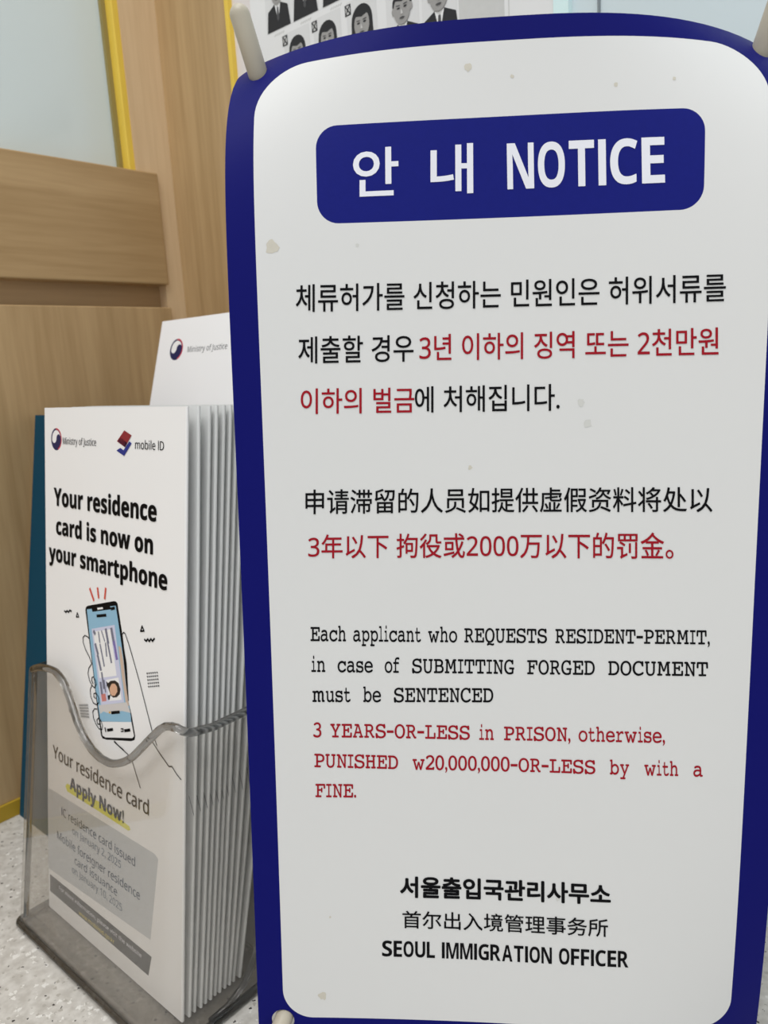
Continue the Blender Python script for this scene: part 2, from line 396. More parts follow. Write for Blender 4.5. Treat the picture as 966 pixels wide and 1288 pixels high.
# ------------------------------------------------------------------ candidate poster on the back wall
def build_poster():
    yp = YB + .0012
    mb = MB(); mb.box((-.3265, yp, .215), (-.1560, yp + .0006, .470), 'poster')
    lay = [0]
    def F(x, z):
        return (x, yp - .00004 * lay[0] - .00002, z)
    def ell(cx_, cz_, rx, rz, n=20, a0=0, a1=2 * math.pi):
        return [(cx_ + rx * math.cos(a0 + (a1 - a0) * i / n), cz_ + rz * math.sin(a0 + (a1 - a0) * i / n)) for i in range(n)]
    def P(pts, key): lay[0] += 1; mb.poly(pts, key, F)
    def portrait(cx_, top, sc, long_hair, suit=True):
        lay[0] = 0
        w = .0091; h = .0255 * sc
        P([(cx_ - w, top - h), (cx_ + w, top - h), (cx_ + w, top + .003 * sc), (cx_ - w, top + .003 * sc)], 'p_light')
        if long_hair:
            P(ell(cx_, top - .0062 * sc, .0061 * sc, .0064 * sc) , 'p_black')
            P([(cx_ - .0061 * sc, top - .006 * sc), (cx_ + .0061 * sc, top - .006 * sc), (cx_ + .0066 * sc, top - .0175 * sc), (cx_ - .0066 * sc, top - .0175 * sc)], 'p_black')
        P([(cx_ - .0022 * sc, top - .010 * sc), (cx_ + .0022 * sc, top - .010 * sc), (cx_ + .0026 * sc, top - .0155 * sc), (cx_ - .0026 * sc, top - .0155 * sc)], 'p_mid')
        if suit:
            P([(cx_ - .0022 * sc, top - .0128 * sc), (cx_ - .0078 * sc, top - .0155 * sc), (cx_ - .0092 * sc, top - h), (cx_ + .0092 * sc, top - h), (cx_ + .0078 * sc, top - .0155 * sc), (cx_ + .0022 * sc, top - .0128 * sc), (cx_, top - .0200 * sc)], 'p_black')
            P([(cx_ - .0023 * sc, top - .0130 * sc), (cx_, top - .0150 * sc), (cx_ + .0023 * sc, top - .0130 * sc), (cx_, top - .0215 * sc)], 'poster')
            if not long_hair: P([(cx_ - .0006 * sc, top - .0148 * sc), (cx_ + .0006 * sc, top - .0148 * sc), (cx_ + .0009 * sc, top - .0205 * sc), (cx_, top - .0215 * sc), (cx_ - .0009 * sc, top - .0205 * sc)], 'p_dark')
        if not long_hair:
            P(ell(cx_, top - .0058 * sc, .0051 * sc, .0058 * sc), 'p_black')
            P(ell(cx_ - .0046 * sc, top - .0078 * sc, .0009 * sc, .0015 * sc, 10) , 'p_face'); P(ell(cx_ + .0046 * sc, top - .0078 * sc, .0009 * sc, .0015 * sc, 10), 'p_face')
        face = ell(cx_, top - .0078 * sc, .0044 * sc, .0056 * sc, 24)
        P([(x, min(z, top - .0050 * sc + .25 * abs(x - cx_))) for x, z in face], 'p_face')
        for s in (-1, 1):
            P(ell(cx_ + s * .0018 * sc, top - .0072 * sc, .0009 * sc, .0004 * sc, 8), 'p_black')
            P([(cx_ + s * .0009 * sc, top - .0061 * sc), (cx_ + s * .0029 * sc, top - .0059 * sc), (cx_ + s * .0029 * sc, top - .0063 * sc), (cx_ + s * .0009 * sc, top - .0065 * sc)], 'p_dark')
        P([(cx_ - .0003 * sc, top - .0075 * sc), (cx_ + .0006 * sc, top - .0096 * sc), (cx_ - .0006 * sc, top - .0096 * sc)], 'p_mid')
        P(ell(cx_, top - .0110 * sc, .0014 * sc, .0004 * sc, 8), 'p_dark')
    def xbox(x, z, sc=1.0):
        lay[0] = 2
        w, h = .0040 * sc, .0050 * sc
        P([(x, z), (x + w, z), (x + w, z - h), (x, z - h)], 'p_black'); t = .0005
        P([(x + t, z - t), (x + w - t, z - t), (x + w - t, z - h + t), (x + t, z - h + t)], 'p_mid')
        lay[0] += 1
        mb.stroke([(x + t, z - t), (x + w - t, z - h + t)], .0006, 'p_black', F); mb.stroke([(x + w - t, z - t), (x + t, z - h + t)], .0006, 'p_black', F)
    for i, (cx_, top, lh, sc) in enumerate([(-.2945, .3848, True, .95), (-.2737, .3850, True, .98), (-.2518, .3852, True, 1.04), (-.2283, .3842, False, 1.06), (-.2086, .3836, False, 1.08)]):
        portrait(cx_, top, sc, lh)
        if i < 3: xbox(cx_ - .0100, top + .0022, .92)
    for cx_ in (-.3062, -.2872, -.2670, -.2465, -.2262): portrait(cx_, .4145, .92, False)
    lay[0] = 0
    for cx_ in (-.3062, -.2872, -.2670, -.2465, -.2262):
        for k in range(5):
            x = cx_ - .0036 + k * .0015
            mb.stroke([(x, .3887), (x + .0008, .3893)], .0007, 'p_mid', F)
    P([(-.1988, .3720), (-.1772, .3720), (-.1772, .345), (-.1988, .345)], 'p_mid')
    mb.stroke([(-.1752, .215), (-.1752, .470)], .0005, 'p_mid', F)
    o = mb.build('candidate_poster')
    return tag(o, 'black and white poster of small portrait photos on back wall, behind the notice', 'poster')
build_poster()

# ------------------------------------------------------------------ the notice: bowed plastic sheet on a spring stand
SO, SU, SV, SB = [Vector(a) for a in ([-0.11859, 0.18695, 0.15693], [0.81123, 0.58379, -0.03303], [-0.01202, 0.07313, 0.99725], [-0.5846, 0.8086, -0.06634])]
BD = {'kTL': 0.03559, 'kTR': 0.04291, 'LtL': 0.01568, 'LtR': 0.01739, 'kBL': 0.00128, 'kBR': 0.01487, 'Lb': 0.05686, 'bow': -0.00293, 'curl': -0.0036, 'H2': 0.16195, 'W2': 0.079}
def bend(u, v):
    s = abs(u / BD['W2']) ** 2.6
    kT, lt, kB = (BD['kTL'], BD['LtL'], BD['kBL']) if u < 0 else (BD['kTR'], BD['LtR'], BD['kBR'])
    return s * (kT * math.exp(-(BD['H2'] - v) / lt) + kB * math.exp(-(BD['H2'] + v) / BD['Lb'])) + BD['bow'] * (v / BD['H2']) ** 2 + BD['curl'] * (u / BD['W2']) ** 2
def sheet(u, v, lift=0.0):
    return SO + SU * u + SV * v + SB * (bend(u, v) - lift)
def on_sheet(lift): return lambda u, v: sheet(u, v, lift)
def rrect(x0, x1, y0, y1, r, n=10):
    """Rounded rectangle; r = radii of bottom-left, bottom-right, top-right, top-left corners."""
    P = []
    for (cx_, cy_, a0), rr in zip(((x0, y0, math.pi), (x1, y0, 1.5 * math.pi), (x1, y1, 0), (x0, y1, .5 * math.pi)), r):
        sx = 1 if cx_ == x0 else -1; sy = 1 if cy_ == y0 else -1
        ox, oy = cx_ + sx * rr, cy_ + sy * rr
        for i in range(n + 1):
            a = a0 + math.pi / 2 * i / n
            P.append((ox + rr * math.cos(a), oy + rr * math.sin(a)))
    return P
def dense(P, step):
    o = []
    for a, b in zip(P, P[1:] + P[:1]):
        l = math.hypot(b[0] - a[0], b[1] - a[1]); n = max(1, int(l / step))
        o += [(a[0] + (b[0] - a[0]) * i / n, a[1] + (b[1] - a[1]) * i / n) for i in range(n)]
    return o
SIGN_TEXT = [
    ('안',[(-0.04257,0.12682),(-0.02997,0.12699),(-0.03006,0.11412),(-0.04285,0.11403)],'w','kb'),
    ('내',[(-0.02109,0.12702),(-0.00946,0.12692),(-0.00941,0.11388),(-0.02122,0.11391)],'w','kb'),
    ('NOTICE',[(-0.00033,0.12635),(0.04146,0.12616),(0.04198,0.11435),(-6e-05,0.11447)],'w','cb'),
    ('체류허가를 신청하는 민원인은 허위서류를',[(-0.05964,0.09071),(0.05852,0.08995),(0.05882,0.0826),(-0.0599,0.08311)],'k','k'),
    ('제출할 경우',[(-0.05943,0.0762),(-0.02648,0.07605),(-0.02658,0.06858),(-0.05969,0.06857)],'k','k'),
    ('3년 이하의 징역 또는 2천만원',[(-0.02473,0.07601),(0.05718,0.07567),(0.05748,0.06828),(-0.02482,0.06865)],'r','k'),
    ('이하의 벌금',[(-0.05922,0.06142),(-0.02647,0.06114),(-0.02656,0.05399),(-0.05947,0.05414)],'r','k'),
    ('에 처해집니다.',[(-0.02622,0.06137),(0.01478,0.06132),(0.01488,0.05387),(-0.02631,0.05398)],'k','k'),
    ('申请滞留的人员如提供虚假资料将处以',[(-0.05882,0.03195),(0.05734,0.03171),(0.05762,0.0246),(-0.05905,0.02461)],'k','k'),
    ('3年以下 拘役或2000万以下的罚金。',[(-0.05841,0.01848),(0.04724,0.01862),(0.04748,0.01086),(-0.05864,0.01128)],'r','k'),
    ('서울출입국관리사무소',[(-0.03253,-0.09016),(0.03176,-0.09045),(0.03187,-0.09697),(-0.03262,-0.09693)],'k','kb2'),
    ('首尔出入境管理事务所',[(-0.0321,-0.10153),(0.03128,-0.10179),(0.03138,-0.10771),(-0.03218,-0.10733)],'k','k'),
    ('SEOUL IMMIGRATION OFFICER',[(-0.03871,-0.11166),(0.03765,-0.11223),(0.03777,-0.11767),(-0.03879,-0.11706)],'k','cb'),
    ('Each',[(-0.05865,-0.00974),(-0.0479,-0.00993),(-0.048,-0.01434),(-0.05878,-0.01415)],'k','m'),
    ('applicant',[(-0.04573,-0.00997),(-0.02532,-0.01022),(-0.02537,-0.0146),(-0.04583,-0.01437)],'k','m'),
    ('who',[(-0.02317,-0.01023),(-0.01449,-0.01029),(-0.01452,-0.01466),(-0.02322,-0.01462)],'k','m'),
    ('REQUESTS',[(-0.01236,-0.0103),(0.01204,-0.01032),(0.01208,-0.01465),(-0.01238,-0.01467)],'k','m'),
    ('RESIDENT-PERMIT,',[(0.01447,-0.01031),(0.05825,-0.00995),(0.05841,-0.01417),(0.01452,-0.01464)],'k','m'),
    ('in',[(-0.05866,-0.01936),(-0.05441,-0.01945),(-0.05453,-0.0239),(-0.05879,-0.02382)],'k','m'),
    ('case',[(-0.05068,-0.01952),(-0.04001,-0.01969),(-0.04009,-0.02413),(-0.05079,-0.02397)],'k','m'),
    ('of',[(-0.03637,-0.01974),(-0.03194,-0.01979),(-0.032,-0.02423),(-0.03645,-0.02418)],'k','m'),
    ('SUBMITTING',[(-0.02812,-0.01983),(0.00247,-0.01996),(0.00249,-0.02435),(-0.02817,-0.02426)],'k','m'),
    ('FORGED',[(0.00628,-0.01996),(0.02602,-0.01984),(0.02609,-0.02419),(0.00631,-0.02433)],'k','m'),
    ('DOCUMENT',[(0.02992,-0.01981),(0.05812,-0.01947),(0.05828,-0.02375),(0.03,-0.02414)],'k','m'),
    ('must',[(-0.05862,-0.02884),(-0.04696,-0.02895),(-0.04706,-0.03343),(-0.05875,-0.03334)],'k','m'),
    ('be',[(-0.0431,-0.02897),(-0.03769,-0.02899),(-0.03777,-0.03347),(-0.04319,-0.03345)],'k','m'),
    ('SENTENCED',[(-0.03377,-0.029),(-0.00375,-0.02885),(-0.00375,-0.03328),(-0.03383,-0.03347)],'k','m'),
    ('3',[(-0.0587,-0.0402),(-0.05618,-0.04026),(-0.05629,-0.04465),(-0.05882,-0.04459)],'r','m'),
    ('YEARS-OR-LESS',[(-0.05344,-0.04032),(-0.0108,-0.04083),(-0.01081,-0.04518),(-0.05355,-0.04471)],'r','m'),
    ('in',[(-0.00799,-0.04084),(-0.00355,-0.04084),(-0.00355,-0.04517),(-0.00799,-0.04518)],'r','m'),
    ('PRISON,',[(-0.00054,-0.04083),(0.01925,-0.0407),(0.0193,-0.04499),(-0.00053,-0.04516)],'r','m'),
    ('otherwise,',[(0.02166,-0.04067),(0.04666,-0.04035),(0.04678,-0.0446),(0.02171,-0.04496)],'r','m'),
    ('PUNISHED',[(-0.05862,-0.04993),(-0.0328,-0.05057),(-0.03286,-0.05493),(-0.05874,-0.0543)],'r','m'),
    ('w20,000,000-OR-LESS',[(-0.02835,-0.05065),(0.02671,-0.05081),(0.02678,-0.05508),(-0.0284,-0.055)],'r','m'),
    ('by',[(0.03096,-0.05078),(0.03659,-0.05073),(0.03669,-0.05499),(0.03103,-0.05504)],'r','m'),
    ('with',[(0.04098,-0.05069),(0.05076,-0.0506),(0.05089,-0.05484),(0.04108,-0.05494)],'r','m'),
    ('a',[(0.05508,-0.05055),(0.05775,-0.05053),(0.05791,-0.05476),(0.05522,-0.05479)],'r','m'),
    ('FINE.',[(-0.05854,-0.05971),(-0.0459,-0.05985),(-0.04599,-0.06421),(-0.05866,-0.06408)],'r','m'),
]
HOLES = [(-.0716, .1531), (.0716, .1531), (-.0711, -.1396), (.0711, -.1452)]
PEG_R = .0029

def build_notice():
    foot = sheet(0, -.1506); root = empty('notice_stand', (foot.x - .02, foot.y + .03, 0))
    tag(root, 'tall white notice with navy border, black and red lettering, on a desk stand', 'notice')
    outer = dense(rrect(-.079, .079, -.1506, .1583, (.0055, .0055, .0050, .0050)), .004)
    white = dense(rrect(-.0708, .0699, -.1385, .1524, (.0095, .0095, .0150, .0150), 14), .004)
    pill = dense(rrect(-.0530, .0522, .1071, .1334, (.0060,) * 4), .004)
    holes = [[(x + (.0030 if y > 0 else .0037) * math.cos(2 * math.pi * i / 24), y + (.0030 if y > 0 else .0037) * math.sin(2 * math.pi * i / 24)) for i in range(24)] for x, y in HOLES]
    V, Ed = [], []
    for loop in [outer, white, pill] + holes:
        o = len(V); V += [Vector(p) for p in loop]; Ed += [(o + i, o + (i + 1) % len(loop)) for i in range(len(loop))]
    def sdf(p, x0, x1, y0, y1, rr):
        r_ = rr[(0 if p[1] < (y0 + y1) / 2 else 3) if p[0] < (x0 + x1) / 2 else (1 if p[1] < (y0 + y1) / 2 else 2)]
        qx = abs(p[0] - (x0 + x1) / 2) - (x1 - x0) / 2 + r_; qy = abs(p[1] - (y0 + y1) / 2) - (y1 - y0) / 2 + r_
        return min(max(qx, qy), 0) + math.hypot(max(qx, 0), max(qy, 0)) - r_
    RO, RW, RP = (-.079, .079, -.1506, .1583, (.0055, .0055, .0050, .0050)), (-.0708, .0699, -.1385, .1524, (.0095, .0095, .0150, .0150)), (-.0530, .0522, .1071, .1334, (.0060,) * 4)
    def hd(p): return min(math.hypot(p[0] - x, p[1] - y) - (.0030 if y > 0 else .0037) for x, y in HOLES)
    for i in range(-39, 40):
        for j in range(-75, 79):
            if abs(j) < 62 and abs(j) % 2: continue
            if i % 2 and abs(j) < 60: continue
            p = (i * .002, j * .002)
            if sdf(p, *RO) < -.0009 and abs(sdf(p, *RW)) > .0009 and abs(sdf(p, *RP)) > .0009 and hd(p) > .0009: V.append(Vector(p))
    r = delaunay_2d_cdt(V, Ed, [], 0, 1e-7)
    P2 = r[0]; tri = []
    for f in r[2]:
        c = sum((P2[i] for i in f), Vector((0, 0))) / len(f); c = (c.x, c.y)
        if sdf(c, *RO) > 0 or hd(c) < 0: continue
        tri.append((tuple(f), 'pill' if sdf(c, *RP) < 0 else 'white' if sdf(c, *RW) < 0 else 'blue'))
    mb = MB()
    front = [sheet(p.x, p.y) for p in P2]; back = [sheet(p.x, p.y, -.0006) for p in P2]
    # one shared vertex set for the whole front keeps it smooth
    o = len(mb.v); mb.v += [tuple(p) for p in front]
    for f, k in tri: mb.f.append(tuple(i + o for i in f)); mb.mi.append(mb.m(k)); mb.sm.append(True)
    mb.add(back, [tuple(reversed(f)) for f, k in tri], 'white', True)
    cnt = {}
    for f, k in tri:
        for a, b in zip(f, f[1:] + f[:1]): cnt[(a, b)] = 1
    ed = [e for e in cnt if (e[1], e[0]) not in cnt]
    for a, b in ed: mb.add([front[a], front[b], back[b], back[a]], [(3, 2, 1, 0)], 'blue')
    # lettering and marks printed on the sheet
    ink = on_sheet(.00012)
    over = lambda k: on_sheet(.00012 + .000006 * k)
    keys = dict(k='ink', r='red', w='letter_white')
    for s, q, c, st in SIGN_TEXT:
        if st == 'm': put_text(mb, s, q, keys[c], 'slab', ink)
        elif st == 'cb': put_text(mb, s, q, keys[c], 'block', ink)
        elif st == 'kb': put_text(mb, s, q, keys[c], '', ink, False, .014)
        elif st == 'kb2': put_text(mb, s, q, keys[c], '', ink, False, 0, .030, over)
        else: put_text(mb, s, q, keys[c], '', ink, False, 0, .007, over)
    rnd = random.Random(5)
    for x, y, rad, key in [(-.0108, .1462, .0011, 'stain'), (-.0660, .1010, .0022, 'stain'), (-.0580, -.1310, .0016, 'stain'), (-.0105, .0378, .0007, 'stain'), (.0208, .0560, .0012, 'smudge'), (.0228, .0500, .0013, 'smudge'), (.0285, .1400, .0006, 'stain'), (.0440, .1412, .0005, 'stain'), (.0010, .1433, .0006, 'stain'), (-.055, -.1040, .0004, 'stain'), (.0160, -.0960, .0006, 'smudge'), (-.0420, .1010, .0006, 'smudge')]:
        pts = [(x + rad * (0.6 + .55 * rnd.random()) * math.cos(a * .5236), y + rad * (0.6 + .55 * rnd.random()) * math.sin(a * .5236)) for a in range(12)]
        mb.poly(pts, key, on_sheet(.00006))
    sh = mb.build('sheet', root); sh['label'] = 'white plastic sheet with navy border and printed notice'
    # four pegs through the corner holes, sprung arms behind, feet on the counter
    rods = [([-0.18577, 0.16616, 0.31377], [-0.18599, 0.16145, 0.32781]), ([-0.07232, 0.25446, 0.3094], [-0.0674, 0.25421, 0.32316]), ([-0.17177, 0.13178, 0.02013], [-0.16432, 0.12392, 0.02733]), ([-0.05873, 0.22258, 0.0117], [-0.05419, 0.2124, 0.01985])]
    hub = SO + SB * .036 - SV * .012
    for i, (hx, hy) in enumerate(HOLES):
        a = sheet(hx, hy); d = (Vector(rods[i][1]) - Vector(rods[i][0]))
        d.normalize()
        if i < 2:
            b = a + d * (.0150 if i == 0 else .0230); c0 = a - d * .004 + SB * .003
        else:
            d = (SB * -.9 + SU * (-.25 if i == 2 else .25) - SV * .45).normalized(); b = a + d * .004; c0 = a - d * .006
        el = c0 + SB * .006
        mb = MB(); mb.tube([hub, hub.lerp(el, .5) + SB * .006, el, c0], [.0034, .0030, .0027, .0026], 'frame', 10); arm = mb.build('arm', root)
        mb = MB(); mb.tube([c0, a, b], PEG_R, 'peg', 16, True, True); mb.build('peg', arm)['label'] = 'beige round-tipped peg'
    mb = MB(); mb.tube([hub - SB * .006, hub + SB * .008], .011, 'frame', 20); mb.build('hub', root)
    for s in (-1, 1):
        f = hub + SU * (.045 * s); f = Vector((f.x, f.y, .003)) - SB * .010
        f.z = .0030
        mb = MB(); mb.tube([hub, hub.lerp(f, .6), f], .003, 'frame', 10, True); mb.build('leg', root)
    f = hub + SB * .028; f.z = .003
    mb = MB(); mb.tube([hub, hub.lerp(f, .6), f], .003, 'frame', 10, True); mb.build('leg', root)
build_notice()

# ------------------------------------------------------------------ leaflet holder of clear acrylic
HX0, HX1, HY0, HY1 = -.3168, -.2060, .1078, .1570
TH = .0024
WAVE = [(-.3168, .1085), (-.3090, .1112), (-.3020, .1124), (-.2954, .1126), (-.2895, .1108), (-.2855, .1080), (-.2805, .1028), (-.2761, .0975), (-.2700, .0926), (-.2640, .0897), (-.2570, .0883), (-.2497, .0885), (-.2430, .0908), (-.2363, .0945), (-.2300, .1000), (-.2239, .1055), (-.2190, .1095), (-.2146, .1118), (-.2105, .1118), (-.2060, .1095)]
def wave(x):
    for (a, za), (b, zb) in zip(WAVE, WAVE[1:]):
        if x <= b:
            t = max(0, (x - a) / (b - a)); t = t
            return za + (zb - za) * t
    return WAVE[-1][1]
def plan(inset):
    """U-shaped outline, back-left round to back-right: (x, y, height of the top edge)."""
    x0, x1, y0 = HX0 + inset, HX1 - inset, HY0 + inset
    P = []
    for i in range(9): P.append((x0, HY1 - (HY1 - y0 - .003) * i / 8))
    for i in range(1, 6):
        a = math.pi + math.pi / 2 * i / 6; P.append((x0 + .003 + .003 * math.cos(a), y0 + .003 + .003 * math.sin(a)))
    rr = .007 - inset * .6
    for i in range(33): P.append((x0 + .003 + (x1 - rr - x0 - .003) * i / 32, y0))
    for i in range(1, 8):
        a = 1.5 * math.pi + math.pi / 2 * i / 8; P.append((x1 - rr + rr * math.cos(a), y0 + rr + rr * math.sin(a)))
    for i in range(9): P.append((x1, y0 + rr + (HY1 - y0 - rr) * i / 8))
    return [(x, y, wave(x) if y < HY0 + .008 else .1085 if x > -.25 else .1085) for x, y in P]
def lean(x, y, z):
    k = .18 + (.20 - .18) * (y - HY0) / (HY1 - HY0)
    return (x, y + k * z, z)
def build_holder():
    root = empty('leaflet_holder', ((HX0 + HX1) / 2, (HY0 + HY1) / 2, 0))
    tag(root, 'clear acrylic leaflet holder with a wavy front edge on the counter', 'leaflet holder')
    A, B = plan(0), plan(TH); n = len(A); nz = 10
    z0 = .0026
    def skin(P): return [lean(x, y, z0 + (h - z0) * j / nz) for x, y, h in P for j in range(nz + 1)]
    fs = [(i * (nz + 1) + j, (i + 1) * (nz + 1) + j, (i + 1) * (nz + 1) + j + 1, i * (nz + 1) + j + 1) for i in range(n - 1) for j in range(nz)]
    mb = MB()
    mb.add(skin(A), fs, 'clear', True)
    mb.add(skin(B), [tuple(reversed(f)) for f in fs], 'clear', True)
    shell = mb.build('front_shell', root)
    rim = [Vector(lean((a[0] + b[0]) / 2, (a[1] + b[1]) / 2, a[2])) for a, b in zip(A, B)]
    mb = MB(); mb.tube(rim, TH * .62, 'rim', 12); mb.build('rim', shell)['label'] = 'thick grey-looking rounded top edge'
    for c in (10,):
        a, b = A[c], B[c]
        mb = MB(); mb.tube([lean((a[0] + b[0]) / 2, (a[1] + b[1]) / 2, z0 + (a[2] - z0) * j / 8) for j in range(9)], .0011, 'rim', 8); mb.build('corner_edge', shell)
    for x in (HX0 + .0012, HX1 - .0012):
        P = [(x, .1270, .0022), (x, .1350, .0026), (x, .1425, .0062), (x, .1485, .0130), (x, .1530, .0230)] + [(x, HY1 - .0012 + .2 * (z - .03) + .002, z) for z in (.045, .075, .107)]
        mb = MB(); mb.tube(P, .0013, 'rim', 8); mb.build('rear_edge', shell)
    mb = MB(); mb.box((HX0, HY0 + .0005, .0002), (HX1, HY1 + .002, z0), 'base', .0008); mb.build('base', root)
    mb = MB()
    loop = [Vector((x, y, .0018)) for x, y, h in A]
    mb.tube(loop, .0015, 'rim', 8); mb.build('bottom_edge', shell)
    mb = MB(); zt = .150
    q = [lean(HX0 + .001, HY1, z0), lean(HX1 - .001, HY1, z0), lean(HX1 - .001, HY1, zt - .01), lean(HX1 - .011, HY1, zt), lean(HX0 + .011, HY1, zt), lean(HX0 + .001, HY1, zt - .01)]
    q2 = [(x, y + TH, z) for x, y, z in q]
    mb.add(q + q2, [(0, 1, 2, 3, 4, 5), (11, 10, 9, 8, 7, 6)] + [(i, i + 6, (i + 1) % 6 + 6, (i + 1) % 6) for i in range(6)], 'clear')
    mb.build('back_panel', root)
build_holder()

# ------------------------------------------------------------------ leaflets
LW = .099
def fold_profile():
    """Section of a three-panel leaflet: fold on the right, loose edges on the left."""
    c = [(.0006, .0000)]
    c += [(x, .0) for x in (.02, .05, .08)]
    c += [(LW - .00048 + .00048 * math.sin(a), .00048 - .00048 * math.cos(a)) for a in [math.pi * i / 6 for i in range(7)]]
    c += [(.06, .00100), (.03, .00100)]
    c += [(.0010 - .0003 * math.sin(a), .00072 + .0003 * math.cos(a)) for a in [math.pi * i / 4 for i in range(5)]]
    c += [(.04, .0004), (LW - .0022, .0004)]
    return c
def leaflet_mesh(mb, H, key, t=.00011, bow=.0010):
    c = [Vector((a, b)) for a, b in fold_profile()]
    L, R = [], []
    for i, p in enumerate(c):
        d = (c[min(i + 1, len(c) - 1)] - c[max(i - 1, 0)]).normalized(); nn = Vector((-d.y, d.x))
        L.append(p + nn * t); R.append(p - nn * t)
    ring = R + list(reversed(L)); n = len(ring)
    nz = 8
    def sag(z): return bow * math.sin(math.pi * z / H)
    vs = [(p.x, p.y + sag(H * j / nz), H * j / nz) for j in range(nz + 1) for p in ring]
    fs = [(j * n + i, j * n + (i + 1) % n, (j + 1) * n + (i + 1) % n, (j + 1) * n + i) for j in range(nz) for i in range(n)]
    m = len(c)
    for base, fl in ((0, False), (nz * n, True)):
        for i in range(m - 1):
            q = (base + i, base + n - 1 - i, base + n - 2 - i, base + i + 1)
            fs.append(tuple(reversed(q)) if fl else q)
    mb.add(vs, fs, key)
    return sag
